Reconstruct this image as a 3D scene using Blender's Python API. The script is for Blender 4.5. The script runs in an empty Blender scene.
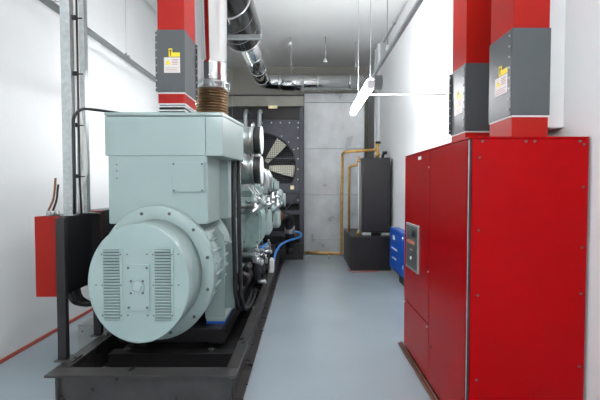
import bpy, bmesh, math, random
from mathutils import Vector, Matrix
random.seed(7)
S = bpy.context.scene
COL = S.collection
PI = math.pi

# ------------------------------------------------------------------ materials
def lin(c):
    return tuple(((v/255)/12.92 if v/255 <= .04045 else ((v/255+.055)/1.055)**2.4) for v in c)

def mat(name, rgb, rough=.5, metal=0.0, var=.06, scale=6.0, bump=0.0, bscale=60.0, coat=0.0,
        stretch=(1, 1, 1), rvar=0.0, spec=.5):
    m = bpy.data.materials.new(name); m.use_nodes = True
    nt = m.node_tree; b = nt.nodes['Principled BSDF']
    tc = nt.nodes.new('ShaderNodeTexCoord'); mp = nt.nodes.new('ShaderNodeMapping')
    mp.inputs['Scale'].default_value = stretch
    nt.links.new(tc.outputs['Object'], mp.inputs['Vector'])
    n = nt.nodes.new('ShaderNodeTexNoise'); n.inputs['Scale'].default_value = scale
    n.inputs['Detail'].default_value = 4
    nt.links.new(mp.outputs['Vector'], n.inputs['Vector'])
    r = nt.nodes.new('ShaderNodeValToRGB')
    c = lin(rgb)
    r.color_ramp.elements[0].position = .3; r.color_ramp.elements[1].position = .7
    r.color_ramp.elements[0].color = (*[max(0, v*(1-var)) for v in c], 1)
    r.color_ramp.elements[1].color = (*[min(1, v*(1+var)) for v in c], 1)
    nt.links.new(n.outputs['Fac'], r.inputs['Fac'])
    nt.links.new(r.outputs['Color'], b.inputs['Base Color'])
    b.inputs['Roughness'].default_value = rough
    b.inputs['Metallic'].default_value = metal
    b.inputs['Specular IOR Level'].default_value = spec
    if coat:
        b.inputs['Coat Weight'].default_value = coat
        b.inputs['Coat Roughness'].default_value = .08
    if rvar:
        mr = nt.nodes.new('ShaderNodeMapRange')
        mr.inputs['From Min'].default_value = .3; mr.inputs['From Max'].default_value = .7
        mr.inputs['To Min'].default_value = max(0.02, rough-rvar); mr.inputs['To Max'].default_value = rough+rvar
        nt.links.new(n.outputs['Fac'], mr.inputs['Value'])
        nt.links.new(mr.outputs['Result'], b.inputs['Roughness'])
    if bump:
        n2 = nt.nodes.new('ShaderNodeTexNoise'); n2.inputs['Scale'].default_value = bscale
        nt.links.new(mp.outputs['Vector'], n2.inputs['Vector'])
        bp = nt.nodes.new('ShaderNodeBump'); bp.inputs['Strength'].default_value = bump
        bp.inputs['Distance'].default_value = .01
        nt.links.new(n2.outputs['Fac'], bp.inputs['Height'])
        nt.links.new(bp.outputs['Normal'], b.inputs['Normal'])
    return m

def emit(name, rgb, st):
    m = bpy.data.materials.new(name); m.use_nodes = True
    nt = m.node_tree; b = nt.nodes['Principled BSDF']
    b.inputs['Base Color'].default_value = (.9, .9, .9, 1)
    b.inputs['Emission Color'].default_value = (*lin(rgb), 1)
    b.inputs['Emission Strength'].default_value = st
    return m

M = dict(
    wall=mat('white_wall_paint', (222, 224, 225), .55, var=.02, scale=2, bump=.05, bscale=90),
    ceil=mat('ceiling_paint', (238, 239, 237), .7, var=.02, scale=1.5),
    floor=mat('grey_epoxy_floor', (150, 162, 170), .18, var=.05, scale=1.2, rvar=.07, bump=.02, bscale=5, spec=.5),
    redline=mat('red_floor_line', (172, 76, 62), .5, var=.15, scale=9),
    backwall=mat('beige_wall', (176, 174, 166), .7, var=.03),
    bulk=mat('warm_grey_beam', (188, 186, 178), .7, var=.03),
    green=mat('pale_green_enamel', (148, 167, 165), .34, var=.03, scale=3, coat=.15),
    green2=mat('engine_grey_green', (134, 156, 153), .4, var=.12, scale=14, coat=.1),
    green3=mat('pale_engine_casting', (150, 168, 166), .42, var=.12, scale=20, bump=.2, bscale=40),
    black=mat('black_steel_paint', (25, 24, 26), .42, var=.25, scale=5, bump=.06, bscale=80),
    black2=mat('worn_black_beam', (54, 52, 52), .36, var=.35, scale=7, rvar=.1, bump=.08, bscale=120),
    matblack=mat('matt_black', (24, 24, 26), .6, var=.2),
    rubber=mat('black_rubber', (26, 26, 28), .45, var=.2, scale=20),
    darkgrey=mat('sleeve_grey', (74, 79, 82), .42, var=.05, scale=5),
    red=mat('red_cabinet_enamel', (152, 2, 7), .22, var=.04, scale=2, spec=.08),
    redb=mat('red_duct_enamel', (158, 20, 11), .4, var=.05, scale=3, spec=.2),
    redbox=mat('orange_red_box', (142, 24, 15), .4, spec=.2, var=.05, scale=4),
    galv=mat('galvanised_steel', (168, 174, 174), .42, .85, var=.16, scale=5, rvar=.1, stretch=(1, 1, .35)),
    galvd=mat('galvanised_channel', (176, 182, 182), .45, .6, var=.12, scale=30),
    sheet=mat('sheet_zinc', (212, 217, 219), .34, .2, var=.2, scale=2.2, rvar=.1, stretch=(1, 1, .8), bump=.03, bscale=4),
    plenum=mat('dull_duct_sheet', (122, 121, 112), .5, .15, var=.1, scale=4),
    chrome=mat('polished_steel', (196, 196, 196), .1, 1.0, var=.03, scale=4),
    steel=mat('bright_steel', (200, 202, 204), .28, 1.0, var=.1, scale=12),
    bronze=mat('bronze_bellows', (120, 98, 72), .38, .7, var=.12, scale=12),
    copper=mat('copper_pipe', (206, 164, 96), .38, .55, var=.15, scale=12),
    rust=mat('copper_edge', (150, 92, 72), .4, .5, var=.3, scale=20),
    white=mat('white_plastic', (236, 236, 232), .45, var=.02),
    whitemet=mat('white_metal', (226, 228, 228), .4, var=.03),
    cream=mat('cream_blade', (222, 220, 200), .5, var=.04),
    blue=mat('blue_enamel', (14, 82, 178), .4, var=.05, coat=.2),
    bluehose=mat('blue_hose', (62, 132, 206), .35, var=.1, scale=20),
    yellow=mat('yellow_label', (246, 216, 32), .5, var=.03),
    paper=mat('label_white', (226, 222, 218), .55, var=.03),
    ink=mat('label_ink', (188, 150, 150), .6, var=.05),
    inkblack=mat('black_ink', (22, 22, 22), .6, var=.05),
    panelgrey=mat('control_panel_grey', (84, 86, 86), .4, .2, var=.1, scale=20),
    screen=mat('dark_screen', (18, 20, 26), .15, var=.1),
    orange=mat('orange_ink', (196, 120, 92), .5, var=.1),
    tank=mat('charcoal_tank', (31, 30, 34), .34, var=.08, scale=3, coat=.1),
    brownwire=mat('brown_cable', (120, 76, 48), .5, var=.1),
    shroud=mat('radiator_shroud', (66, 68, 76), .5, .1, var=.15, scale=5),
    grebox=mat('grey_junction_enamel', (150, 158, 154), .45, var=.05),
    beigelab=mat('pale_yellow_tag', (232, 222, 176), .5, var=.03),
    silenc=mat('silencer_steel', (96, 96, 98), .16, 1.0, var=.1, scale=3),
    alu=mat('dull_aluminium', (128, 136, 135), .42, .6, var=.12, scale=14),
    tray=mat('grey_rail_metal', (116, 120, 120), .5, .3, var=.1),
    engdark=mat('engine_block_paint', (104, 122, 119), .45, var=.2, scale=12),
    bolt=mat('dark_zinc_bolt', (92, 96, 96), .4, .5, var=.1),
    slotshade=mat('louvre_shade', (96, 106, 103), .7, var=.1),  # darker green-grey standing in for shade behind the slats
    fillup=emit('ceiling_fill_light', (252, 253, 255), 250),  # added glow for brightening the ceiling
    lamp=emit('tube_light', (252, 253, 255), 62),
)

# ------------------------------------------------------------------ mesh builder (world coordinates)
class MB:
    def __init__(s): s.bm = bmesh.new()
    def _merge(s, b):
        me = bpy.data.meshes.new('t'); b.to_mesh(me); b.free(); s.bm.from_mesh(me); bpy.data.meshes.remove(me)
    def box(s, x0, x1, y0, y1, z0, z1, bev=0.0, seg=2, rot=None):
        b = bmesh.new(); bmesh.ops.create_cube(b, size=1)
        c = Vector(((x0+x1)/2, (y0+y1)/2, (z0+z1)/2))
        for v in b.verts: v.co = Vector((v.co.x*(x1-x0), v.co.y*(y1-y0), v.co.z*(z1-z0)))
        if bev: bmesh.ops.bevel(b, geom=b.edges[:], offset=bev, segments=seg, affect='EDGES', profile=.6)
        for v in b.verts: v.co = (rot @ v.co if rot else v.co) + c
        s._merge(b); return s
    def prism(s, poly, z0, z1, bev=0.0):          # footprint polygon in x,y
        b = bmesh.new()
        lo = [b.verts.new((p[0], p[1], z0)) for p in poly]; hi = [b.verts.new((p[0], p[1], z1)) for p in poly]
        n = len(poly); b.faces.new(lo[::-1]); b.faces.new(hi)
        for i in range(n): b.faces.new((lo[i], lo[(i+1) % n], hi[(i+1) % n], hi[i]))
        bmesh.ops.recalc_face_normals(b, faces=b.faces[:])
        if bev: bmesh.ops.bevel(b, geom=b.edges[:], offset=bev, segments=2, affect='EDGES')
        s._merge(b); return s
    def prof(s, poly, axis, a0, a1, bev=0.0):     # polygon in the other two axes, extruded along axis
        b = bmesh.new()
        def P(u, v, a):
            return {'x': (a, u, v), 'y': (u, a, v), 'z': (u, v, a)}[axis]
        lo = [b.verts.new(P(*p, a0)) for p in poly]; hi = [b.verts.new(P(*p, a1)) for p in poly]
        n = len(poly); b.faces.new(lo[::-1]); b.faces.new(hi)
        for i in range(n): b.faces.new((lo[i], lo[(i+1) % n], hi[(i+1) % n], hi[i]))
        bmesh.ops.recalc_face_normals(b, faces=b.faces[:])
        if bev: bmesh.ops.bevel(b, geom=b.edges[:], offset=bev, segments=2, affect='EDGES')
        s._merge(b); return s
    def rings(s, loops, cap=True, smooth=True):
        b = bmesh.new(); vs = [[b.verts.new(p) for p in L] for L in loops]
        n = len(vs[0])
        for i in range(len(vs)-1):
            for j in range(n):
                f = b.faces.new((vs[i][j], vs[i][(j+1) % n], vs[i+1][(j+1) % n], vs[i+1][j])); f.smooth = smooth
        if cap: b.faces.new(vs[0][::-1]); b.faces.new(vs[-1])
        bmesh.ops.recalc_face_normals(b, faces=b.faces[:])
        s._merge(b); return s
    def lathe(s, c, axis, prof, seg=32, ex=1.0):    # prof: [(along axis, radius)], ex: x-radius factor
        c = Vector(c); loops = []
        for a, r in prof:
            L = []
            for k in range(seg):
                t = 2*PI*k/seg; u, v = r*math.cos(t), r*math.sin(t)
                p = {'x': (a, u, v), 'y': (u*ex, a, v), 'z': (u*ex, v, a)}[axis]
                L.append(c+Vector(p))
            loops.append(L)
        return s.rings(loops)
    def cyl(s, p0, p1, r, seg=20, r2=None, bev=0.0):
        p0, p1 = Vector(p0), Vector(p1); d = (p1-p0).normalized()
        u = d.orthogonal().normalized(); w = d.cross(u)
        r2 = r if r2 is None else r2; L = (p1-p0).length
        pr = [(0, r), (L, r2)] if not bev else [(0, r-bev), (bev, r), (L-bev, r2), (L, r2-bev)]
        return s.rings([[p0+d*a+u*(q*math.cos(2*PI*k/seg))+w*(q*math.sin(2*PI*k/seg)) for k in range(seg)] for a, q in pr])
    def tube(s, pts, r, fil=.05, seg=12, n=6):
        P = [Vector(p) for p in pts]; path = [P[0]]
        for i in range(1, len(P)-1):
            a, b, c = P[i-1], P[i], P[i+1]
            f = min(fil, (a-b).length*.49, (c-b).length*.49)
            q0 = b+(a-b).normalized()*f; q1 = b+(c-b).normalized()*f
            for k in range(n+1):
                t = k/n; path.append(q0*(1-t)**2+b*2*t*(1-t)+q1*t*t)
        path.append(P[-1])
        out = [path[0]]
        for p in path[1:]:
            if (p-out[-1]).length > 1e-5: out.append(p)
        path = out; loops = []
        u = None
        for i, p in enumerate(path):
            if i == 0: d = path[1]-p
            elif i == len(path)-1: d = p-path[-2]
            else: d = (path[i+1]-p).normalized()+(p-path[i-1]).normalized()
            d.normalize()
            u = d.orthogonal().normalized() if u is None else (u-d*u.dot(d)).normalized()
            w = d.cross(u)
            loops.append([p+u*(r*math.cos(2*PI*k/seg))+w*(r*math.sin(2*PI*k/seg)) for k in range(seg)])
        return s.rings(loops)
    def torus(s, c, axis, R, r, seg=36, ms=8, ex=1.0):
        c = Vector(c); loops = []
        for i in range(seg+1):
            t = 2*PI*i/seg; L = []
            for k in range(ms):
                q = 2*PI*k/ms; rr = R+r*math.cos(q); h = r*math.sin(q)
                u, v = rr*math.cos(t), rr*math.sin(t)
                L.append(c+Vector({'x': (h, u, v), 'y': (u*ex, h, v), 'z': (u*ex, v, h)}[axis]))
            loops.append(L)
        return s.rings(loops, cap=False)
    def hexbolt(s, p, axis, r, h):
        d = {'x': Vector((1, 0, 0)), 'y': Vector((0, 1, 0)), 'z': Vector((0, 0, 1)), '-x': Vector((-1, 0, 0)), '-y': Vector((0, -1, 0))}[axis]
        p = Vector(p); return s.cyl(p, p+d*h, r, seg=8)

def root_loc(o):
    while o.parent: o = o.parent
    return Vector(o.location)
def tag(o, label, cat, group=None, kind=None):
    if label: o['label'] = label
    if cat: o['category'] = cat
    if group: o['group'] = group
    if kind: o['kind'] = kind
    return o
def obj(name, mb, m, parent=None, label=None):
    me = bpy.data.meshes.new(name); mb.bm.to_mesh(me); mb.bm.free()
    o = bpy.data.objects.new(name, me); COL.objects.link(o)
    me.materials.append(M[m])
    if parent:
        L = root_loc(parent); o.parent = parent
    else:
        xs = [v.co.x for v in me.vertices]; ys = [v.co.y for v in me.vertices]; zs = [v.co.z for v in me.vertices]
        L = Vector(((min(xs)+max(xs))/2, (min(ys)+max(ys))/2, min(zs))); o.location = L
    me.transform(Matrix.Translation(-L))
    if label: o['label'] = label
    return o
def thing(name, label, cat, loc, group=None):
    o = bpy.data.objects.new(name, None); COL.objects.link(o); o.location = loc
    o.empty_display_size = .1
    return tag(o, label, cat, group)
def struct(name, mb, m):
    o = obj(name, mb, m); o['kind'] = 'structure'; return o
def dup(root, off, label=None):
    def rec(o, par):
        c = o.copy(); COL.objects.link(c)
        if par: c.parent = par
        for ch in list(o.children): rec(ch, c)
        return c
    r = rec(root, None); r.location = Vector(root.location)+Vector(off)
    if label: r['label'] = label
    return r

def bolts(name, specs, m, parent):        # every bolt or screw a mesh of its own
    for p, ax, r, h in specs: obj(name, MB().hexbolt(p, ax, r, h), m, parent)

# ------------------------------------------------------------------ setting
XL, XR, YF, YB, ZC = -2.68, 1.66, -2.2, 10.6, 4.7
struct('floor', MB().box(XL-.2, XR+.2, YF-.2, YB+.2, -.1, 0), 'floor')
struct('ceiling', MB().box(XL-.2, XR+.2, YF-.2, YB+.2, ZC, ZC+.1), 'ceil')
struct('wall_left', MB().box(XL-.2, XL, YF-.2, YB+.2, 0, ZC), 'wall')
struct('wall_right', MB().box(XR, XR+.2, YF-.2, YB+.2, 0, ZC), 'wall')
struct('wall_back', MB().box(XL, XR, YB, YB+.2, 0, ZC), 'backwall')
struct('wall_front', MB().box(XL, XR, YF-.2, YF, 0, ZC), 'wall')
struct('baseboard_left', MB().box(XL, XL+.016, YF, YB, 0, .034, .004), 'redline')
struct('trim_1', MB().box(XR-.06, XR, 8.9, 9.02, 0, ZC, .006), 'whitemet')
struct('trim_2', MB().box(XR-.06, XR, 9.25, 9.37, 0, ZC, .006), 'whitemet')
struct('trim_3', MB().box(1.55, XR, 2.58, 2.9, 1.93, ZC, .006), 'whitemet')

# galvanised partition at the back
t = thing('sheet_metal_partition', 'tall galvanised sheet partition beside the radiator on the back wall', 'partition', (.67, 9.2, 0))
zs = [(0, .325), (.335, 1.365), (1.375, 2.42), (2.43, 3.47)]
for a, b in zs:
    obj('sheet', MB().box(-.02, 1.36, 9.2, 9.24, a, b, .004), 'sheet', t)
obj('top_strip', MB().box(-.02, 1.36, 9.19, 9.24, 3.485, 3.68, .004), 'sheet', t)
obj('backing_frame', MB().box(-.01, 1.35, 9.24, 9.39, 0, 3.66), 'galv', t)
obj('edge_stud', MB().box(-.05, -.022, 9.16, 9.24, 0, 3.66, .004), 'shroud', t)

# ------------------------------------------------------------------ steel skid
SX0, SX1, SY0, SY1, SZ = -1.80, -.475, 2.716, 8.42, .25
t = thing('steel_skid', 'long black steel base frame on the grey floor under the generator', 'base frame', (-1.14, 5.6, 0))
def ibeam_y(x0, x1, zt, y0, y1, w, open_side):
    mb = MB()
    mb.box(x0, x1, y0, y1, zt-.018, zt, .003).box(x0, x1, y0, y1, 0, .018, .003)
    xm = x0+.012 if open_side > 0 else x1-.03
    mb.box(xm, xm+.018, y0, y1, .018, zt-.018)
    return mb
mb = MB().box(SX0, SX1, SY0, SY0+.13, SZ-.018, SZ, .003).box(SX0+.075, SX1-.03, SY0+.03, SY0+.045, .018, SZ-.018)
mb.box(SX0+.06, SX1+.015, SY0, SY0+.13, 0, .018, .003)
for x in (SX0+.075, SX1-.05): mb.box(x, x+.014, SY0+.002, SY0+.03, .018, SZ-.018)
obj('front_beam', mb, 'black2', t)
mb = MB().box(SX1-.09, SX1, SY0+.132, SY1, SZ-.018, SZ, .003).box(SX1-.06, SX1-.045, SY0+.132, SY1, .018, SZ-.018)
mb.box(SX1-.09, SX1+.026, SY0+.132, SY1, 0, .018, .003)
obj('side_rail', mb, 'black2', t)
mb = MB().box(SX0, SX0+.1, SY0+.132, SY1, SZ-.018, SZ, .003).box(SX0+.06, SX0+.075, SY0+.132, SY1, .018, SZ-.018)
mb.box(SX0+.03, SX0+.14, SY0+.132, SY1, 0, .018, .003)
obj('side_rail', mb, 'black2', t)
obj('rear_beam', MB().box(SX0+.102, SX1-.092, SY1-.12, SY1, 0, SZ, .004), 'black2', t)
obj('floor_pan', MB().box(SX0+.142, SX1-.092, SY0+.134, SY1-.13, .004, .02), 'matblack', t)
for y in (3.32, 4.6, 5.9, 7.2):
    obj('cross_beam', MB().box(SX0+.145, SX1-.1, y, y+.1, .022, .15, .004), 'black', t)
for x in (-1.62, -.86):
    mb = MB().box(x, x+.14, 3.52, 7.6, .152, .17, .003).box(x+.055, x+.085, 3.52, 7.6, .17, .30).box(x, x+.14, 3.52, 7.6, .30, .318, .003)
    obj('inner_beam', mb, 'black', t)
obj('front_crosspiece', MB().box(-1.62, -.72, 3.44, 3.515, .2, .3175, .004), 'black', t)
for x, y in ((-.81, 3.4), (-1.53, 3.4), (-.66, 5.4)):
    m_ = obj('rubber_mount', MB().box(x-.09, x+.09, y-.07, y+.07, .022, .06, .004).lathe((x, y, .06), 'z', [(0, .05), (.03, .056), (.075, .05)], 20), 'black', t)
    obj('mount_washer', MB().lathe((x, y, .136), 'z', [(0, .056), (.008, .056), (.012, .048)], 20).lathe((x, y, .148), 'z', [(0, .022), (.016, .022)], 8), 'bolt', m_)

# ------------------------------------------------------------------ alternator
AX, AZ = -1.19, .859
t = thing('alternator', 'pale grey-green alternator with round louvred end cover on the black base frame', 'alternator', (AX, 3.4, .318))
EX = .364/.432
ec = obj('end_cover', MB().lathe((AX, 0, AZ), 'y', [(2.86, .424), (2.862, .43), (2.867, .432), (3.199, .434)], 72, EX), 'green', t)
def px_disc(px, py, Y=2.86):
    return ((px-305)/400*Y, 1.55-(py-187)/400*Y)
def louvre(x0, x1, z0, z1):
    w, h = .02, .008
    mb = MB().box(x0-w, x0, 2.855, 2.861, z0-h, z1+h, .001).box(x1, x1+w, 2.855, 2.861, z0-h, z1+h, .001)
    mb.box(x0, x1, 2.855, 2.861, z1, z1+h).box(x0, x1, 2.855, 2.861, z0-h, z0)
    n = 24
    for i in range(n):
        z = z0+(z1-z0)*(i+.5)/n
        mb.box(x0, x1, 2.847, 2.8575, z-.006, z+.006, .0015, 1, Matrix.Rotation(.5, 3, 'X'))
    return mb
for x0, x1 in ((-1.437, -1.323), (-1.072, -.958)):
    obj('louvre_panel', louvre(x0, x1, .593, 1.106), 'green', ec)
    obj('louvre_shade', MB().box(x0, x1, 2.8582, 2.8598, .593, 1.106), 'slotshade', ec, 'dark backing coloured as shade between the louvre slats')  # solid sheet, slot shade put into its colour
    for xx in (x0-.01, x1+.01, x0-.055, x1+.055):
        for zz in (.63, .85, 1.07):
            if ((xx-AX)/.364)**2+((zz-AZ)/.432)**2 < .9: bolts('cover_screw', [((xx, 2.855 if abs(xx-(x0+x1)/2) < .08 else 2.86, zz), '-y', .0055, .004)], 'bolt', ec)
obj('centre_plate', MB().box(AX-.08, AX+.08, 2.848, 2.861, .665, 1.0, .0015), 'green', ec)
bolts('cover_screw', [((AX+sx, 2.848, z), '-y', .009, .006) for sx in (-.066, .066) for z in (.69, .975)], 'bolt', ec)
obj('hub_cap', MB().lathe((AX-.005, 2.848, .838), 'y', [(-.016, .026), (-.014, .03), (-.011, .031), (-.010, .036), (-.004, .038), (-.0035, .047), (-.008, .049), (-.007, .053), (0, .054)], 32), 'green', ec)
bolts('hub_bolt', [((AX-.005+.06*math.cos(PI/4+a*PI/2), 2.848, .838+.06*math.sin(PI/4+a*PI/2)), '-y', .008, .008) for a in range(4)], 'bolt', ec)
RX = .464/.539
fr = obj('flange_ring', MB().lathe((AX, 0, AZ), 'y', [(3.2, .43), (3.2, .532), (3.206, .539), (3.236, .539), (3.238, .534), (3.246, .534), (3.248, .539), (3.29, .539), (3.296, .53), (3.3, .44)], 72, RX), 'green', t)
for k in range(12):
    a = 2*PI*(k+.5)/12
    x, z = AX+.495*RX*math.cos(a), AZ+.495*math.sin(a)
    obj('flange_bolt', MB().lathe((x, 3.2, z), 'y', [(-.003, .0135), (0, .0135)], 14).hexbolt((x, 3.197, z), '-y', .0095, .012), 'bolt', fr)
obj('stator_housing', MB().lathe((AX, 0, AZ), 'y', [(3.3, .47), (3.32, .5), (3.9, .5), (3.95, .54), (4.05, .54)], 64, RX), 'green', t)
# ribs along the stator
mb = MB()
for k in range(10):
    a = -.9+k*.2
    x, z = AX+.5*RX*math.cos(a), AZ+.5*math.sin(a)
    mb.box(x-.01, x+.025, 3.36, 3.88, z-.008, z+.008, .003)
obj('stator_ribs', mb, 'green', t)
# mounting feet
def foot(sx):
    mb = MB(); xo = lambda d: AX+sx*d
    poly = [(xo(.29), .36), (xo(.463), .36), (xo(.463), 1.12), (xo(.40), 1.2), (xo(.34), 1.1), (xo(.27), .75)]
    mb.prof(poly, 'y', 3.60, 3.62, .002)
    poly = [(xo(.29), .36), (xo(.50), .36), (xo(.48), 1.0), (xo(.36), 1.05), (xo(.27), .75)]
    mb.prof(poly, 'y', 3.9, 3.92, .002)
    x0, x1 = sorted((xo(.30), xo(.47))); mb.box(x0, x1, 3.59, 4.03, .34, .37, .003)
    xa, xb = sorted((xo(.36), xo(.38))); mb.box(xa, xb, 3.62, 3.9, .37, .8)
    return mb
for sx in (1, -1):
    f = obj('mounting_foot', foot(sx), 'green', t)
    x0, x1 = sorted((AX+sx*.30, AX+sx*.468)); obj('blue_shim', MB().box(x0, x1, 3.585, 4.03, .3185, .34, .002), 'blue', f, 'blue strip under the foot')
# neck (lower terminal housing) and lid
nk = obj('terminal_housing', MB().prism([(-1.584, 3.25), (-.79, 3.25), (-.784, 3.26), (-.784, 3.7), (-.80, 3.72), (-.80, 3.76), (-.73, 3.82), (-.72, 4.0), (-1.584, 4.0)], 1.252, 1.80, .004), 'green', t)
mb = MB().box(-1.066, -.812, 3.236, 3.252, 1.51, 1.748, .002)
obj('access_plate', mb, 'green', nk)
bolts('plate_screw', [((x, 3.236, z), '-y', .008, .008) for x in (-1.052, -.826) for z in (1.523, 1.735)], 'bolt', nk)
bolts('housing_screw', [((-1.515, 3.252, z), '-y', .006, .006) for z in (1.73, 1.68, 1.62)], 'bolt', nk)
ld = obj('terminal_box', MB().prism([(-1.606, 3.262), (-.664, 3.262), (-.588, 3.85), (-.62, 4.05), (-1.606, 4.05)], 1.80, 2.118, .004), 'green', t)
mb = MB().box(-1.608, -.801, 3.25, 3.261, 1.802, 2.114, .002)
obj('front_cover', mb, 'green', ld)
obj('corner_cover', MB().box(-.797, -.664, 3.25, 3.261, 1.802, 2.114, .002), 'green', ld)
obj('lid', MB().prism([(-1.61, 3.247), (-.662, 3.247), (-.584, 3.85), (-.616, 4.06), (-1.61, 4.06)], 2.122, 2.15, .005), 'green', ld)
# black cable entering the box
tag(obj('control_cable', MB().tube([(-1.45, 3.5, 2.163), (-1.62, 3.30, 2.17), (-1.76, 3.17, 2.17), (-1.788, 3.11, 2.10), (-1.785, 3.10, 1.7), (-1.785, 3.09, 1.34)], .011, .07, 10), 'rubber'),
    'thin black cable arching from the pale green box top to the steel channels', 'cable')

# ------------------------------------------------------------------ diesel engine
t = thing('diesel_engine', 'large grey-green diesel engine behind the alternator on the black base frame', 'engine', (AX, 5.8, .318))
obj('flywheel_housing', MB().lathe((AX, 0, .93), 'y', [(4.055, .5), (4.06, .60), (4.12, .62), (4.2, .62), (4.34, .5), (4.4, .46)], 56, .86), 'green2', t)
obj('engine_block', MB().prof([(-1.6, .62), (-.80, .62), (-.76, .95), (-.74, 1.3), (-.9, 1.5), (-1.48, 1.5), (-1.64, 1.3), (-1.62, .95)], 'y', 4.4, 7.3, .02), 'engdark', t)
obj('sump', MB().prof([(-1.5, .36), (-.88, .36), (-.82, .615), (-1.56, .615)], 'y', 4.45, 7.2, .02), 'black', t)
for y in (4.75, 6.9):
    obj('engine_foot', MB().box(-.87, -.74, y, y+.16, .3185, .62, .01).box(-1.62, -1.49, y, y+.16, .3185, .62, .01), 'green2', t)
# cylinder heads and rocker covers on the aisle bank
for i in range(5):
    y = 5.3+i*.41
    R = Matrix.Rotation(.45, 3, 'Y')
    h = obj('cylinder_head', MB().box(-.86, -.58, y, y+.36, 1.36, 1.5, .012, 2, R), 'green2', t)
    mb = MB().box(-.80, -.56, y+.02, y+.34, 1.49, 1.60, .03, 3, R)
    obj('rocker_cover', mb, 'green3', h)
    mb = MB()
    for yy in (y+.06, y+.30):
        for dz, dx in ((0, 0), (.09, -.17)): mb.cyl((-.60+dx, yy, 1.54+dz), (-.575+dx, yy, 1.58+dz), .015, 8)
    obj('cover_studs', mb, 'bolt', h)
obj('rocker_bank', MB().box(-1.78, -1.5, 4.55, 7.15, 1.42, 1.6, .03, 2, Matrix.Rotation(-.45, 3, 'Y')), 'green2', t)
# intake plenum in the V
obj('intake_manifold', MB().box(-1.4, -.96, 4.5, 7.1, 1.5, 1.75, .05, 3), 'green2', t)
# air filters, axis pointing to the aisle
for z, y in ((2.13, 5.0), (1.76, 5.0)):
    f = obj('air_filter', MB().lathe((0, y, z), 'x', [(-.86, .1), (-.80, .12), (-.74, .17), (-.68, .165), (-.655, .168), (-.653, .182), (-.628, .182)], 40), 'alu', t)
    obj('filter_band', MB().lathe((0, y, z), 'x', [(-.627, .164), (-.624, .168), (-.55, .168), (-.546, .164)], 40), 'rubber', f)
    obj('end_cap', MB().lathe((0, y, z), 'x', [(-.545, .172), (-.535, .172), (-.53, .165), (-.528, .05)], 40), 'whitemet', f)
    obj('clamp_ring', MB().torus((-.70, y, z), 'x', .152, .012).box(-.665, -.63, y-.03, y+.03, z+.16, z+.205, .006), 'steel', f)
obj('intake_pipe', MB().tube([(-.84, 5.0, 2.13), (-1.0, 5.05, 2.13), (-1.05, 5.4, 2.0), (-1.05, 5.7, 1.76)], .1, .15, 20), 'green3', t)
obj('intake_pipe', MB().tube([(-.84, 5.0, 1.76), (-.95, 5.05, 1.76), (-.98, 5.3, 1.76)], .1, .15, 20), 'green3', t)
obj('filter_stand', MB().box(-.80, -.64, 4.96, 5.04, 1.5, 1.58, .006).box(-.76, -.70, 5.1, 5.13, 1.5, 2.3, .004), 'steel', t)
# turbochargers
for y in (5.55, 6.2):
    z = 1.72
    tc = obj('turbocharger', MB().lathe((-.78, 0, z), 'y', [(y-.16, .06), (y-.13, .13), (y-.04, .15), (y, .1), (y+.06, .1), (y+.1, .15), (y+.2, .13), (y+.22, .07)], 32), 'green3', t)
    obj('compressor_scroll', MB().torus((-.78, y-.06, z), 'y', .13, .055, 32, 12), 'green3', tc)
    obj('outlet_pipe', MB().tube([(-.70, y-.06, z+.08), (-.56, y-.06, z+.06), (-.52, y-.05, z-.1), (-.56, y-.03, z-.25)], .045, .08, 14), 'steel', tc)
# finned white cover
mb = MB().prof([(-.70, 1.50), (-.43, 1.50), (-.42, 1.57), (-.5, 1.67), (-.62, 1.75), (-.70, 1.75)], 'y', 6.15, 6.6, .012)
for k in range(7):
    mb.prof([(-.665+k*.036, 1.52), (-.645+k*.036, 1.52), (-.645+k*.036, 1.80-k*.026), (-.66+k*.036, 1.80-k*.026)], 'y', 5.8, 6.62)
obj('finned_cover', mb, 'green3', t)
# side housings
obj('oil_cooler', MB().prof([(-.82, .77), (-.62, .77), (-.55, .88), (-.54, 1.2), (-.58, 1.28), (-.82, 1.30)], 'y', 5.0, 5.55, .025), 'green2', t)
obj('cooler_flange', MB().box(-.83, -.55, 4.97, 5.5, 1.305, 1.33, .006), 'green3', t)
bolts('cooler_bolt', [((x, 5.0, z), '-y', .012, .012) for x in (-.76, -.60) for z in (.86, 1.2)], 'bolt', t)
obj('water_pump', MB().box(-.80, -.5, 5.7, 6.2, .86, 1.22, .05, 4), 'green3', t)
obj('governor_housing', MB().box(-.78, -.40, 6.3, 6.7, .9, 1.18, .05, 4).box(-.72, -.46, 6.28, 6.6, 1.2, 1.4, .03, 3), 'green3', t)
obj('gear_cover', MB().prof([(-1.55, .6), (-.78, .6), (-.55, .9), (-.5, 1.2), (-.62, 1.5), (-.9, 1.75), (-1.45, 1.75), (-1.75, 1.45), (-1.75, .95)], 'y', 7.3, 7.42, .015), 'green2', t)
obj('thermostat_housing', MB().lathe((-.5, 6.95, 0), 'z', [(1.2, .08), (1.24, .13), (1.42, .14), (1.5, .1), (1.53, .05)], 24).lathe((0, 6.95, 1.32), 'x', [(-.8, .09), (-.4, .09), (-.37, .12), (-.34, .12)], 24), 'green3', t)
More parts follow.
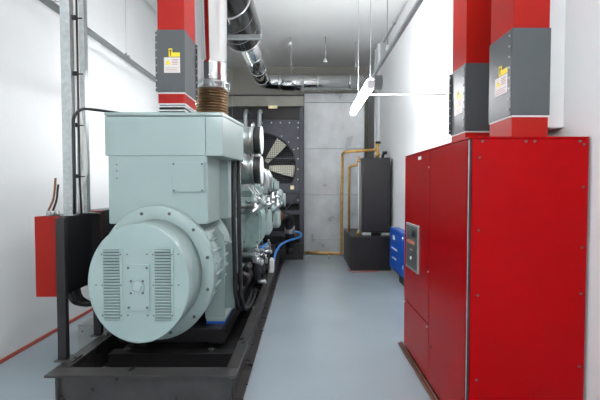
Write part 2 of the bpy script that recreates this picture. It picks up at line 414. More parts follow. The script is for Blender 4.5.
# small castings, valves and pipes along the flank
for i, (x, y, z, r) in enumerate(((-.62, 4.9, 1.33, .05), (-.56, 5.25, 1.38, .06), (-.52, 5.6, 1.34, .06), (-.48, 5.85, 1.42, .05), (-.50, 6.05, 1.27, .07), (-.44, 6.3, 1.3, .06), (-.46, 6.55, 1.42, .06), (-.60, 4.7, 1.42, .05), (-.45, 6.75, 1.26, .05))):
    f = obj('fuel_injector_pump', MB().lathe((x, y, z), 'z', [(-r*1.2, r*.6), (-r, r), (-.01, r), (0, r*.6), (r*.6, r*.55), (r*1.2, r*.4)], 14), ('steel', 'green3', 'steel')[i % 3], t)
    obj('pump_bracket', MB().box(x-.2, x, y-.02, y+.02, z-.03, z+.01, .004).lathe((0, y, z-.01), 'x', [(x+r*.6, r*.5), (x+r*1.3, r*.5), (x+r*1.5, r*.2)], 10), 'steel', f)
for i in range(8):
    y = 4.7+i*.27
    obj('fuel_line', MB().tube([(-.68, y, 1.56), (-.60, y+.02, 1.46), (-.52-.02*(i % 3), y+.05, 1.38), (-.55, y+.12, 1.28), (-.62, y+.16, 1.24)], .010, .04, 8), 'steel', t)
obj('fuel_rail', MB().tube([(-.60, 4.5, 1.27), (-.56, 5.2, 1.32), (-.50, 6.0, 1.32), (-.45, 6.8, 1.30), (-.52, 7.1, 1.28)], .018, .1, 10), 'steel', t)

# exhaust ports, manifolds and small fittings along the aisle flank
rnd = random.Random(3)
for i in range(3, 7):
    y = 4.62+i*.36
    m_ = obj('exhaust_port', MB().tube([(-.80, y, 1.40), (-.66, y, 1.40), (-.60+.012*i, y+.02, 1.32), (-.62+.012*i, y+.02, 1.20)], .045, .06, 14), 'green3', t)
    obj('port_flange', MB().lathe((0, y, 1.40), 'x', [(-.70, .04), (-.70, .07), (-.682, .07), (-.682, .04)], 8), 'alu', m_)
    obj('port_flange', MB().lathe((-.62+.012*i, y+.02, 0), 'z', [(1.20, .04), (1.20, .066), (1.216, .066), (1.216, .04)], 8), 'alu', m_)
    g = obj('valve_body', MB().box(-.66+.022*i, -.60+.022*i, y+.12, y+.2, 1.46+.03*rnd.random(), 1.54+.04*rnd.random(), .012).lathe((-.63+.022*i, y+.16, 0), 'z', [(1.40, .02), (1.46, .02)], 10), ('alu', 'green2', 'black')[i % 3], t)
    obj('valve_stem', MB().cyl((-.60+.022*i, y+.16, 1.5), (-.56+.022*i, y+.16, 1.5), .018, 10), 'steel', g)
obj('exhaust_log', MB().tube([(-.60, 5.62, 1.17), (-.52, 6.4, 1.17), (-.50, 7.2, 1.17)], .05, .1, 14), 'alu', t)
obj('wiring_loom', MB().tube([(-.72, 4.45, 1.32), (-.63, 5.0, 1.305), (-.55, 5.8, 1.29), (-.47, 6.6, 1.30), (-.55, 7.2, 1.35)], .016, .1, 8), 'rubber', t)
for i, (y, z0, z1) in enumerate(((5.65, 1.55, .95), (5.85, 1.5, 1.0), (6.05, 1.42, .9), (6.5, 1.45, 1.0))):
    obj('black_pipe', MB().tube([(-.72, y, z0), (-.58+.03*i, y+.03, z0-.06), (-.56+.03*i, y+.06, z1+.1), (-.66, y+.1, z1)], .014, .05, 8), 'rubber', t)
# low clutter: filters, starter, black hoses
for x, y in ((-.60, 4.85), (-.58, 5.15), (-.545, 5.45)):
    f = obj('oil_filter', MB().lathe((x, y, 0), 'z', [(.42, .04), (.44, .06), (.62, .062), (.66, .055), (.70, .03)], 20), 'rubber', t)
    obj('filter_head', MB().box(x-.16, x+.05, y-.05, y+.05, .70, .75, .01).lathe((x, y, 0), 'z', [(.66, .064), (.69, .064)], 20), 'steel', f)
for i in range(14):
    x, y, z = -.64+.13*rnd.random(), 4.75+1.05*rnd.random(), .34+.40*rnd.random(); r = .018+.022*rnd.random()
    if i % 2: mb = MB().cyl((x-.05, y, z), (x+.05, y, z), r, 10).cyl((x+.02, y, z), (x+.035, y, z), r*1.5, 8)
    else: mb = MB().box(x-r, x+r, y-r, y+r, z-r*1.5, z+r*1.5, .006).cyl((x, y, z+r*1.4), (x, y, z+r*3), r*.5, 8)
    obj('pipe_fitting', mb, ('steel', 'black', 'alu', 'galvd')[i % 4], t)
obj('starter_motor', MB().lathe((-.70, 0, .52), 'y', [(4.42, .06), (4.45, .085), (4.72, .085), (4.76, .06)], 24).lathe((-.66, 0, .63), 'y', [(4.46, .03), (4.48, .045), (4.66, .045), (4.68, .03)], 16), 'black', t)
obj('drain_valve', MB().lathe((-.60, 5.75, 0), 'z', [(.34, .03), (.37, .05), (.42, .05), (.44, .03), (.58, .025)], 16).tube([(-.60, 5.75, .56), (-.64, 5.6, .62), (-.66, 5.5, .72)], .02, .05, 10).lathe((0, 5.70, .40), 'x', [(-.58, .02), (-.53, .02), (-.52, .045), (-.50, .045)], 14), 'steel', t)
obj('black_hose', MB().tube([(-.66, 5.0, .40), (-.56, 5.1, .34), (-.55, 5.5, .32), (-.62, 5.75, .36), (-.74, 5.9, .5)], .022, .1, 12), 'rubber', t)
obj('black_hose', MB().tube([(-.70, 5.2, .74), (-.55, 5.3, .70), (-.53, 5.6, .52), (-.55, 5.9, .42)], .02, .1, 12), 'rubber', t)
obj('blue_coupling', MB().tube([(-.66, 5.2, .70), (-.58, 5.28, .735), (-.54, 5.5, .76)], .02, .05, 10), 'bluehose', t)
# vent pipes to the radiator top
for x in (-1.21, -.925):
    obj('vent_pipe', MB().tube([(x, 7.2, 1.7), (x, 8.0, 1.8), (x, 8.15, 2.1), (x, 8.2, 3.1), (x, 8.48, 3.13)], .045, .12, 14), 'galv', t)
obj('exhaust_elbow', MB().tube([(-.97, 5.4, 1.85), (-.97, 4.6, 1.95), (-.97, 4.2, 2.0), (-.97, 4.2, 2.20)], .12, .25, 24), 'rust', t)

# canister and blue hose
t = thing('white_canister', 'small white canister on the black rail beside the engine', 'canister', (-.505, 6.1, .25))
obj('body', MB().box(-.555, -.477, 6.02, 6.2, .2505, .44, .012, 3), 'white', t)
obj('cap', MB().lathe((-.515, 6.1, 0), 'z', [(.4405, .022), (.465, .022)], 16), 'white', t)
tag(obj('blue_hose', MB().tube([(-.505, 6.22, .27), (-.48, 6.35, .5), (-.42, 6.75, .57), (-.33, 7.3, .56), (-.18, 7.6, .57), (-.085, 7.72, .58), (-.07, 7.8, .63), (-.11, 7.85, .66), (-.22, 7.9, .67), (-.28, 8.2, .66), (-.3, 8.425, .66)], .02, .12, 12), 'bluehose'),
    'bright blue hose looping from the black rail to the radiator', 'hose')
# ------------------------------------------------------------------ radiator
RX0, RX1, RY = -1.86, -.035, 8.5
FC = Vector((-.914, RY, 1.975)); FR = .715
t = thing('radiator', 'tall dark radiator with a round cream-bladed fan behind the engine', 'radiator', (-.95, 8.7, 0))
def plate_hole(x0, x1, z0, z1, y0, y1, cx, cz, r, seg=72):
    b = bmesh.new(); V = {}
    pts = []
    for k in range(seg):
        a = 2*PI*k/seg; c, s_ = math.cos(a), math.sin(a)
        tx = ((x1-cx)/c if c > 1e-6 else ((x0-cx)/c if c < -1e-6 else 1e9))
        tz = ((z1-cz)/s_ if s_ > 1e-6 else ((z0-cz)/s_ if s_ < -1e-6 else 1e9))
        q = min(tx, tz); pts.append(((cx+r*c, cz+r*s_), (cx+q*c, cz+q*s_)))
    # snap the nearest outer point to each corner
    for X, Z in ((x0, z0), (x0, z1), (x1, z0), (x1, z1)):
        i = min(range(seg), key=lambda k: (pts[k][1][0]-X)**2+(pts[k][1][1]-Z)**2); pts[i] = (pts[i][0], (X, Z))
    loops = []
    for y, w in ((y0, 0), (y0, 1), (y1, 1), (y1, 0)):
        loops.append([b.verts.new((p[w][0], y, p[w][1])) for p in pts])
    for i in range(4):
        A, B = loops[i], loops[(i+1) % 4]
        for k in range(seg): b.faces.new((A[k], A[(k+1) % seg], B[(k+1) % seg], B[k]))
    bmesh.ops.recalc_face_normals(b, faces=b.faces[:])
    mb = MB(); mb._merge(b); return mb
sh = obj('fan_shroud', plate_hole(RX0+.08, RX1-.09, 1.2, 2.97, RY+.02, RY+.05, FC.x, FC.z, FR), 'shroud', t)
bolts('shroud_screw', [((-1.66+k*.19, RY+.02, 2.91), '-y', .016, .01) for k in range(9)]
      + [((RX1-.115, RY+.02, 1.27+k*.22), '-y', .016, .01) for k in range(8)]
      + [((FC.x+(FR+.06)*math.cos(a), RY+.02, FC.z+(FR+.06)*math.sin(a)), '-y', .014, .01) for a in (.5, .75, 1.0)], 'galvd', sh)
obj('shroud_ring', MB().torus((FC.x, RY+.03, FC.z), 'y', FR, .018, 64), 'black', sh)
mb = MB()
n = 32
for k in range(-n//2+1, n//2):
    d = k*2*FR/n; h = math.sqrt(FR*FR-d*d)
    mb.cyl((FC.x+d, RY+.008, FC.z-h), (FC.x+d, RY+.008, FC.z+h), .003, 5)
    mb.cyl((FC.x-h, RY+.012, FC.z+d), (FC.x+h, RY+.012, FC.z+d), .003, 5)
obj('fan_guard', mb, 'shroud', t)
obj('guard_bar', MB().box(FC.x-.72, FC.x+.70, RY-.012, RY+.003, FC.z+.17, FC.z+.195, .003), 'shroud', t)
fan = obj('fan_hub', MB().lathe((FC.x, 0, FC.z), 'y', [(RY+.05, .10), (RY+.06, .14), (RY+.2, .14)], 28), 'black', t)
for k in range(6):
    a0 = -.13+k*PI/3
    L = []
    for r, w, tw in ((.13, .05, .5), (.3, .085, .42), (.5, .115, .35), (.69, .135, .3)):
        u = Vector((math.cos(a0), 0, math.sin(a0))); v = Vector((-math.sin(a0), 0, math.cos(a0))); y = Vector((0, 1, 0))
        c = FC+Vector((0, .11, 0))+u*r; d = (v*math.cos(tw)+y*math.sin(tw)*.6); nrm = u.cross(d).normalized()*.006
        L.append([c-d*w-nrm, c+d*w-nrm, c+d*w+nrm, c-d*w+nrm])
    obj('fan_blade', MB().rings(L, smooth=False), 'cream', fan)
obj('core', MB().box(RX0+.06, RX1-.06, RY+.27, RY+.42, .3, 3.2, .004), 'matblack', t)
for x0, x1 in ((RX0, RX0+.08), (RX1-.08, RX1)):
    obj('side_post', MB().box(x0, x1, RY-.005, RY+.44, .012, 3.24, .006), 'shroud', t)
obj('top_recess', MB().box(RX0+.08, RX1-.08, RY+.12, RY+.2, 2.975, 3.24, .003).box(RX0+.08, RX1-.08, RY+.02, RY+.12, 2.975, 2.985), 'black', t)
obj('top_duct', MB().box(RX0-.02, RX1+.01, RY-.02, RY+.5, 3.25, 3.465, .006), 'plenum', t)
obj('duct_lip', MB().box(RX0-.02, RX1+.02, RY-.03, RY+.5, 3.4655, 3.49, .003), 'black', t)
obj('duct_tag', MB().box(-.77, -.58, RY-.026, RY-.0205, 3.20, 3.262, .002), 'beigelab', t)
for z0, z1 in ((1.42, 1.62), (.97, 1.05), (.5, .6)):
    obj('cross_bar', MB().box(RX0+.082, RX1-.082, RY-.02, RY+.015, z0, z1, .004), 'shroud', t)
obj('lower_panel', MB().box(RX0+.082, RX1-.082, RY+.2, RY+.23, .3, 1.19, .004), 'matblack', t)
obj('warning_tag', MB().box(-.31, -.23, RY-.026, RY-.0205, 1.5, 1.58, .001), 'beigelab', t)
obj('base_beam', MB().box(-.62, RX1, RY-.06, RY-.006, .012, .36, .006).box(RX0, RX1, RY-.005, RY+.4, .0, .011), 'black2', t)
obj('brace', MB().cyl((-.55, RY-.03, .9), (-.15, RY-.03, 1.36), .012, 8), 'shroud', t)
obj('dial', MB().lathe((-.30, RY-.021, .71), 'y', [(-.02, .03), (0, .035)], 20), 'redline', t)
# big hose
t = thing('radiator_hose', 'thick black coolant hose bending down between engine and radiator', 'hose', (-.3, 7.9, .36))
obj('hose', MB().tube([(-.46, 7.46, 1.0), (-.34, 7.55, 1.0), (-.30, 7.62, .92), (-.29, 7.66, .6), (-.29, 7.7, .40)], .092, .16, 22, 8), 'rubber', t)
obj('hose_clamp', MB().lathe((-.293, 7.65, 0), 'z', [(.66, .097), (.665, .1), (.80, .1), (.805, .097)], 24), 'steel', t)
obj('red_collar', MB().cyl((-.50, 7.43, 1.0), (-.455, 7.465, 1.0), .095, 24), 'rust', t, 'reddish brown collar at the hose top')
obj('outlet', MB().tube([(-.29, 7.7, .40), (-.29, 7.72, .3), (-.30, 8.0, .28), (-.3, 8.43, .28)], .085, .1, 22, 8), 'rubber', t)

# ------------------------------------------------------------------ power cables from the terminal box
for x, dy, lab in ((-.668, 0, 'black power cable hanging from the terminal box, the one nearer the alternator'),
                   (-.622, .03, 'black power cable hanging from the terminal box, the one nearer the aisle')):
    tag(obj('power_cable', MB().tube([(x, 3.74+dy, 1.797), (x-.005, 3.76+dy, 1.2), (x+.005, 3.78+dy, .55), (x+.02, 3.84+dy, .36), (x+.035, 4.1+dy, .29), (x+.03, 4.6+dy, .275), (x, 4.95+dy, .27)], .021, .18, 14), 'rubber'), lab, 'cable', 'power cables beside the alternator')

# ------------------------------------------------------------------ bus ducts
def label_front(par, x0, z0, w, y):       # label on a face pointing to -y
    L = obj('warning_label', MB().box(x0, x0+w, y-.003, y, z0, z0+w*.95, .0005), 'paper', par)
    yl = obj('arrow_label', MB().box(x0+.3*w, x0+1.0*w, y-.0035, y, z0+.99*w, z0+1.25*w, .0005).box(x0+.3*w, x0+.52*w, y-.0035, y, z0+1.25*w, z0+1.5*w, .0005), 'yellow', par)
    ax = x0+.41*w
    obj('arrow', MB().prof([(ax-.012, z0+1.32*w), (ax+.012, z0+1.32*w), (ax, z0+1.45*w)], 'y', y-.0045, y-.0036).box(ax-.004, ax+.004, y-.0045, y-.0036, z0+1.05*w, z0+1.33*w), 'inkblack', yl)
    cx, cz = x0+.26*w, z0+.62*w
    obj('triangle', MB().prof([(cx-.17*w, cz-.12*w), (cx+.17*w, cz-.12*w), (cx, cz+.2*w)], 'y', y-.0045, y-.0031), 'yellow', L)
    mb = MB()
    for k, q in enumerate((.82, .72, .62, .52)): mb.box(x0+.52*w, x0+(.9-.05*(k % 2))*w, y-.0040, y-.0031, z0+q*w-.003, z0+q*w+.003)
    for k, q in enumerate((.3, .2, .1)): mb.box(x0+.1*w, x0+(.9-.1*(k % 2))*w, y-.0040, y-.0031, z0+q*w-.002, z0+q*w+.002)
    obj('small_print', mb, 'ink', L)
def label_side(par, y0, z0, w, x, h):        # label on a face pointing to -x; y runs away from the aisle viewer
    L = obj('warning_label', MB().box(x-.003, x, y0, y0+w, z0, z0+h*.95, .0005), 'paper', par)
    yl = obj('arrow_label', MB().box(x-.0035, x, y0, y0+.7*w, z0+.99*h, z0+1.25*h, .0005).box(x-.0035, x, y0+.48*w, y0+.7*w, z0+1.25*h, z0+1.5*h, .0005), 'yellow', par)
    ay = y0+.59*w
    obj('arrow', MB().prof([(ay-.012, z0+1.32*h), (ay+.012, z0+1.32*h), (ay, z0+1.45*h)], 'x', x-.0045, x-.0036).box(x-.0045, x-.0036, ay-.004, ay+.004, z0+1.05*h, z0+1.33*h), 'inkblack', yl)
    cy, cz = y0+.74*w, z0+.62*h
    obj('triangle', MB().prof([(cy-.17*w, cz-.12*h), (cy+.17*w, cz-.12*h), (cy, cz+.2*h)], 'x', x-.0045, x-.0031), 'yellow', L)
    mb = MB()
    for k, q in enumerate((.82, .72, .62, .52)): mb.box(x-.0040, x-.0031, y0+(.1+.05*(k % 2))*w, y0+.48*w, z0+q*h-.003, z0+q*h+.003)
    for k, q in enumerate((.3, .2, .1)): mb.box(x-.0040, x-.0031, y0+(.1+.1*(k % 2))*w, y0+.9*w, z0+q*h-.002, z0+q*h+.002)
    obj('small_print', mb, 'ink', L)
def bus_duct(label, x0, x1, y0, y1, zb, zs0, zs1, stack=False):
    t = thing('bus_duct', label, 'duct', ((x0+x1)/2, (y0+y1)/2, zb))
    z = zb
    if stack:
        for k, (za, zb2) in enumerate(((.0005, .045), (.057, .078), (.09, .098))):
            obj('flange_gasket', MB().box(x0+.006, x1-.006, y0+.006, y1-.006, z+za, z+zb2, .002), 'matblack', t)
            obj('flange_plate', MB().box(x0-.004, x1+.004, y0-.004, y1+.004, z+zb2+.0005, z+zb2+.0115, .002), 'whitemet', t)
        z += .11
    obj('lower_section', MB().box(x0, x1, y0, y1, z+.0005, zs0-.012, .003), 'redb', t)
    obj('trim_strip', MB().box(x0-.004, x1+.004, y0-.004, y1+.004, zs0-.011, zs0-.001, .002), 'whitemet', t)
    sl = obj('sleeve', MB().box(x0-.006, x1+.006, y0-.006, y1+.006, zs0, zs1, .003), 'darkgrey', t)
    obj('upper_section', MB().box(x0, x1, y0, y1, zs1+.001, ZC-.001, .003), 'redb', t)
    return t, sl
def sleeve_flange(sl, kind, x0, x1, y0, y1, zs0, zs1):
    mb, bt = MB(), []; n = 8
    zz = [zs0+.04+(zs1-zs0-.08)*k/(n-1) for k in range(n)]
    if kind == 'left':          # thin flanges at both ends of the front face
        obj('sleeve_flange', MB().box(x0-.024, x0-.0065, y0+.01, y0+.014, zs0+.01, zs1-.01), 'darkgrey', sl)
        obj('sleeve_flange', MB().box(x1+.0065, x1+.024, y1-.014, y1-.01, zs0+.01, zs1-.01), 'darkgrey', sl)
        for z in zz: bt += [((x0-.015, y0+.01, z), '-y', .006, .008), ((x1+.015, y1-.014, z), '-y', .006, .008)]
    else:
        obj('sleeve_flange', MB().box(x0-.0095, x0-.0065, y0+.0, y0+.045, zs0+.01, zs1-.01), 'darkgrey', sl)
        if kind == 'both': obj('sleeve_flange', MB().box(x0-.03, x0-.0065, y1-.014, y1-.01, zs0+.01, zs1-.01), 'darkgrey', sl)
        for z in zz:
            bt.append(((x0-.0095, y0+.02, z), '-x', .007, .006))
            if kind == 'both': bt.append(((x0-.02, y1-.014, z), '-y', .006, .008))
    bolts('flange_bolt', bt, 'galvd', sl)
d = (-1.245, -1.02, 3.42, 3.76, 2.15, 2.352, 2.875)
t, sl = bus_duct('red bus duct with grey sleeve rising from the pale green terminal box', *d, stack=True)
sleeve_flange(sl, 'left', *d[:4], d[5], d[6]); label_front(t, -1.19, 2.515, .135, d[2]-.006)
d = (1.285, 1.51, 2.5, 2.8, 1.84, 1.995, 2.53)
t, sl = bus_duct('red bus duct with grey sleeve on the red cabinet, nearer of the two', *d)
sleeve_flange(sl, 'side', *d[:4], d[5], d[6]); label_side(t, 2.545, 2.15, .165, d[0]-.006, .125)
d = (1.275, 1.50, 3.2, 3.5, 1.84, 1.995, 2.53)
t, sl = bus_duct('red bus duct on the red cabinet, the farther one half hidden behind the nearer', *d)
sleeve_flange(sl, 'both', *d[:4], d[5], d[6]); label_side(t, 3.245, 2.15, .165, d[0]-.006, .125)

# ------------------------------------------------------------------ exhaust
EXX, EYY = -.97, 4.2
t = thing('exhaust_riser', 'upright polished exhaust pipe with bronze bellows rising behind the terminal box', 'exhaust pipe', (EXX, EYY, 2.2))
pr = []
z = 2.2095
for k in range(12):
    pr += [(z, .136), (z+.006, .160), (z+.014, .172), (z+.022, .160), (z+.028, .136)]; z += .0285
obj('bellows', MB().lathe((EXX, EYY, 0), 'z', pr, 44), 'bronze', t)
obj('lower_flange', MB().lathe((EXX, EYY, 0), 'z', [(2.2005, .13), (2.2005, .175), (2.209, .175), (2.209, .13)], 40), 'steel', t)
fl = obj('upper_flange', MB().lathe((EXX, EYY, 0), 'z', [(2.551, .15), (2.555, .172), (2.565, .172), (2.568, .16), (2.602, .16), (2.604, .184), (2.622, .184), (2.628, .15)], 44), 'steel', t)
for k in range(10):
    a = 2*PI*k/10; obj('flange_bolt', MB().lathe((EXX+.178*math.cos(a), EYY+.178*math.sin(a), 0), 'z', [(2.545, .010), (2.634, .010)], 8), 'galvd', fl)
obj('pipe', MB().lathe((EXX, EYY, 0), 'z', [(2.629, .158), (2.64, .162), (2.77, .165), (2.80, .168), (2.825, .168), (2.83, .163), (3.55, .163), (3.622, .163)], 56), 'chrome', t)
# silencer along the ceiling
SCX, SCZ, SR = -.97, 3.93, .30
t = thing('silencer', 'large polished cylindrical silencer hung below the ceiling above the engine', 'silencer', (SCX, 5.1, 3.65))
obj('shell', MB().lathe((SCX, 0, SCZ), 'y', [(3.8, .16), (3.82, .26), (3.85, .295), (3.88, .3), (6.24, .3), (6.28, .295), (6.32, .26), (6.335, .17)], 64), 'silenc', t)
for y in (4.1, 5.0, 6.22):
    obj('clamp_band', MB().lathe((SCX, 0, SCZ), 'y', [(y, .301), (y+.002, .306), (y+.03, .306), (y+.032, .301)], 64), 'steel', t)
mb = MB()
for k in range(3):
    y = 4.95+k*.42
    pts = [(SCX+.304*math.cos(a), y+.28*(i/24), SCZ+.304*math.sin(a)) for i, a in enumerate([-.2-PI*j/24*1.1 for j in range(25)])]
    mb.tube(pts, .0022, .01, 6, 2)
obj('binding_wire', mb, 'steel', t)
tag(obj('trapeze_bar', MB().box(-1.42, -.60, 5.5, 5.57, 3.565, 3.625, .008).cyl((-1.38, 5.535, 3.62), (-1.38, 5.535, ZC), .008, 8), 'tray'),
    'galvanised support bar under the ceiling silencer', 'bracket')
# ceiling exhaust pipe to the right wall
PX, PY, PZ = -.905, 8.76, 3.82
t = thing('exhaust_pipe', 'polished exhaust pipe running below the ceiling and turning to the right wall', 'exhaust pipe', (.3, 8.5, 3.76))
obj('pipe_run', MB().tube([(PX, 6.345, PZ), (PX, PY, PZ), (XR, PY, PZ)], .15, .28, 40, 10), 'chrome', t)
obj('sleeve', MB().lathe((0, PY, PZ-.01), 'x', [(-.50, .152), (-.49, .17), (-.03, .17), (-.02, .152)], 48), 'chrome', t)
for x in (-.57, .25, .95, 1.45):
    obj('joint_band', MB().lathe((0, PY, PZ), 'x', [(x, .152), (x+.003, .158), (x+.04, .158), (x+.043, .152)], 48), 'steel', t)
for y in (6.9, 7.7, 8.35):
    obj('joint_band', MB().lathe((PX, 0, PZ), 'y', [(y, .152), (y+.003, .157), (y+.03, .157), (y+.033, .152)], 48), 'steel', t)
for x in (-.3, 1.1):
    obj('hanger_rod', MB().cyl((x, PY, PZ+.14), (x, PY, ZC), .008, 8), 'steel', t)

# ------------------------------------------------------------------ lighting trunking and lamps
LZ = 2.6
def trunking(name, x, z0, y0, y1, w, label, wires, cat):
    t = thing(name, label, cat, (x, (y0+y1)/2, z0))
    mb = MB().box(x-w, x+w, y0, y1, z0, z0+.006, .001).box(x-w, x-w+.005, y0, y1, z0+.006, z0+.025).box(x+w-.005, x+w, y0, y1, z0+.006, z0+.025)
    obj('channel', mb, 'tray' if w > .02 else 'galvd', t)
    for y in wires:
        h = obj('hanger', MB().box(x-w-.006, x+w+.006, y-.02, y+.02, z0+.0255, z0+.048, .002).box(x-.012, x+.012, y-.012, y+.012, z0+.048, z0+.08, .002), 'galv', t)
        obj('suspension_wire', MB().cyl((x, y, z0+.08), (x, y, ZC), .0035, 8), 'galv', h)
    return t
def batten(x, y0, y1, label, wires=(), arm=False, up=True):
    t = thing('strip_light', label, 'light', (x, (y0+y1)/2, LZ-.05))
    obj('housing', MB().box(x-.035, x+.035, y0, y1, LZ+.0, LZ+.04, .005), 'whitemet', t)
    obj('diffuser', MB().prof([(x-.036, LZ-.002), (x-.036, LZ-.03), (x-.025, LZ-.05), (x+.025, LZ-.05), (x+.036, LZ-.03), (x+.036, LZ-.002)], 'y', y0+.01, y1-.01), 'lamp', t)
    if up: obj('ceiling_fill', MB().box(x-.03, x+.03, y0+.02, y1-.02, LZ+.0405, LZ+.05, .003), 'fillup', t)  # glowing top panel added to lift the ceiling brightness
    for y in (y0-.001, y1-.011): obj('end_cap', MB().box(x-.038, x+.038, y, y+.012, LZ-.052, LZ+.042, .004), 'whitemet', t)
    for y in wires: obj('suspension_wire', MB().cyl((x, y, LZ+.05), (x, y, ZC), .003, 8), 'galv', t)
    if arm: obj('side_arm', MB().cyl((x+.036, 4.67, LZ+.02), (XR, 4.67, LZ+.02), .008, 8), 'whitemet', t)
    return t
LXR, LXL = .67, -1.32
trunking('light_rail', LXR+.01, LZ+.04, 2.3, 4.09, .013, 'slim grey rail hung from the ceiling above the right aisle', (2.36, 3.35), 'rail')
TX, TZ = -2.3, 3.19
tl = trunking('cable_tray', TX, TZ, 1.2, 8.9, .04, 'long galvanised cable tray hung along the left wall', (3.5, 5.2, 7.0), 'cable tray')
mb = MB()
for k in range(14): mb.box(TX-.04, TX+.05, 3.1+k*.05, 3.107+k*.05, TZ+.07, TZ+.076)
for dx in (-.04, 0, .05): mb.box(TX+dx-.003, TX+dx+.003, 3.1, 3.76, TZ+.076, TZ+.082)
obj('wire_grid', mb, 'galv', tl)
batten(LXR, 4.1, 5.62, 'glowing white strip light hung at the far end of the slim grey rail', (4.14, 5.08), True)
batten(LXL, 4.15, 5.65, 'glowing strip light half hidden behind the left red duct', (4.2, 5.05), up=False)
for x, y0, nm in ((LXR, -.6, 'strip light of the right row nearest the front wall'), (LXL, -.6, 'strip light of the left row nearest the front wall'),
              (LXL, 6.0, 'added unseen strip light above the engine, brightening the back of the room')):  # the engine one is unseen, added to light the back
    batten(x, y0, y0+1.5, nm, (y0+.2, y0+1.3), up=y0 < 3)
# ceiling bits
for x, z, nm in ((.43, 4.17, 'small white sprinkler head on a drop pipe near the back beam'), (-.31, 4.52, 'small white sprinkler head close to the ceiling left of the drop sprinkler')):
    t = thing('sprinkler', nm, 'sprinkler', (x, 8.5, z))
    obj('drop_pipe', MB().cyl((x, 8.5, z+.06), (x, 8.5, ZC), .012, 10), 'galvd', t)
    obj('head', MB().lathe((x, 8.5, z), 'z', [(0, .05), (.012, .055), (.03, .03), (.06, .03)], 16), 'white', t)
t = thing('ceiling_conduit', 'thin pale conduit with clips along the top of the right wall', 'conduit', (XR-.03, 6, 4.5))
obj('pipe', MB().tube([(XR-.03, 2.0, 4.55), (XR-.03, 8.4, 4.55)], .018, .05, 10), 'whitemet', t)
for y in (4.4, 5.3, 6.3, 7.4): obj('clip', MB().box(XR-.06, XR-.001, y, y+.03, 4.52, 4.58, .004), 'galvd', t)

# ------------------------------------------------------------------ control box on the left of the skid
t = thing('control_box', 'red and black control box on two black posts left of the alternator', 'control box', (-1.9, 3.3, .25))
bd = obj('red_end', MB().box(-2.055, -1.875, 3.03, 3.06, .71, 1.325, .004), 'redbox', t, 'bright red front face')
obj('hinge', MB().cyl((-2.058, 3.05, .8), (-2.058, 3.05, .86), .008, 8).cyl((-2.058, 3.05, 1.18), (-2.058, 3.05, 1.24), .008, 8), 'steel', bd)
obj('body', MB().box(-2.05, -1.862, 3.061, 3.62, .71, 1.325, .004), 'black', t)
obj('red_band', MB().box(-2.05, -1.858, 3.621, 3.66, .72, 1.335, .003), 'redbox', t, 'red strip between the two black halves')
obj('rear_body', MB().box(-2.05, -1.86, 3.661, 4.3, .72, 1.335, .004), 'black', t)
obj('latch', MB().lathe((0, 3.52, 1.27), 'x', [(-1.8615, .018), (-1.85, .018), (-1.845, .01)], 14), 'steel', t)
for y in (2.945, 3.45):
    p = obj('post', MB().box(-1.845, -1.78, y, y+.045, .262, 1.322, .004), 'black', t)
    obj('foot_plate', MB().box(-1.86, -1.715, y-.025, y+.1, .2505, .262, .003), 'black2', p)
    bolts('foot_bolt', [((-1.735, y+.03, .262), 'z', .01, .012)], 'bolt', p)
for k in range(3):
    obj('cable_loop', MB().tube([(-1.90, 3.2+.06*k, .71), (-1.88, 3.2+.06*k, .62), (-1.80, 3.28+.06*k, .57-.02*k), (-1.73, 3.36+.05*k, .58+.02*k), (-1.69, 3.42+.03*k, .66+.02*k)], .018, .08, 10), 'rubber', t)
mb = MB()
for k in range(3): mb.lathe((-1.985+k*.035, 3.09, 0), 'z', [(1.326, .016), (1.36, .016), (1.366, .01)], 12)
obj('cable_gland', mb, 'galvd', t)
# galvanised channels
def channel(x, y, w, label):
    t = thing('strut_channel', label, 'channel', (x, y, 1.325))
    mb = MB().box(x-w/2, x+w/2, y-.025, y-.021, 1.3255, ZC-.001).box(x-w/2, x-w/2+.004, y-.021, y+.03, 1.3255, ZC-.001).box(x+w/2-.004, x+w/2, y-.021, y+.03, 1.3255, ZC-.001)
    obj('profile', mb, 'galvd', t)
    bolts('fixing_bolt', [((x+q, y-.025, 1.36+.05*k), '-y', .007, .006) for k in range(2) for q in (-.02, .02)], 'steel', t)
    return t
t1 = channel(-1.846, 3.14, .074, 'galvanised upright channel on the red control box, nearer one')
t2 = channel(-1.935, 3.5, .08, 'galvanised upright channel on the black control box, farther one')
for z in (1.62, 2.02, 2.42, 2.85):
    obj('cable_clamp', MB().box(-1.808, -1.775, 3.135, 3.165, z, z+.03, .004).box(-1.785, -1.735, 3.15, 3.16, z+.008, z+.016), 'matblack', t1)
tag(obj('white_conduit', MB().tube([(-1.875, 3.36, 1.337), (-1.875, 3.35, 1.48), (-1.86, 3.33, 1.56), (-1.84, 3.32, 1.60), (-1.815, 3.32, 1.7), (-1.825, 3.31, 1.9), (-1.865, 3.30, 2.2), (-1.868, 3.30, ZC-.001)], .022, .12, 12), 'white'),
    'pale flexible conduit between the two upright channels', 'conduit')
tag(obj('signal_cable', MB().tube([(-1.79, 3.20, 1.327), (-1.795, 3.19, 1.6), (-1.795, 3.19, 2.2), (-1.795, 3.19, ZC-.001)], .008, .1, 10), 'rubber'),
    'thin black cable running up the inner edge of the nearer channel', 'cable')
for k, (c, lab) in enumerate((('brownwire', 'brown wire rising beside the nearer channel from the control box'), ('rubber', 'black wire rising beside the nearer channel next to the brown wire'))):
    tag(obj('loose_wire', MB().tube([(-1.985+.035*k, 3.09, 1.367), (-1.95+.026*k, 3.10, 1.45), (-1.94+.022*k, 3.10, 1.52), (-1.93+.02*k, 3.10, 1.62-.05*k)], .008, .05, 8), c), lab, 'wire')
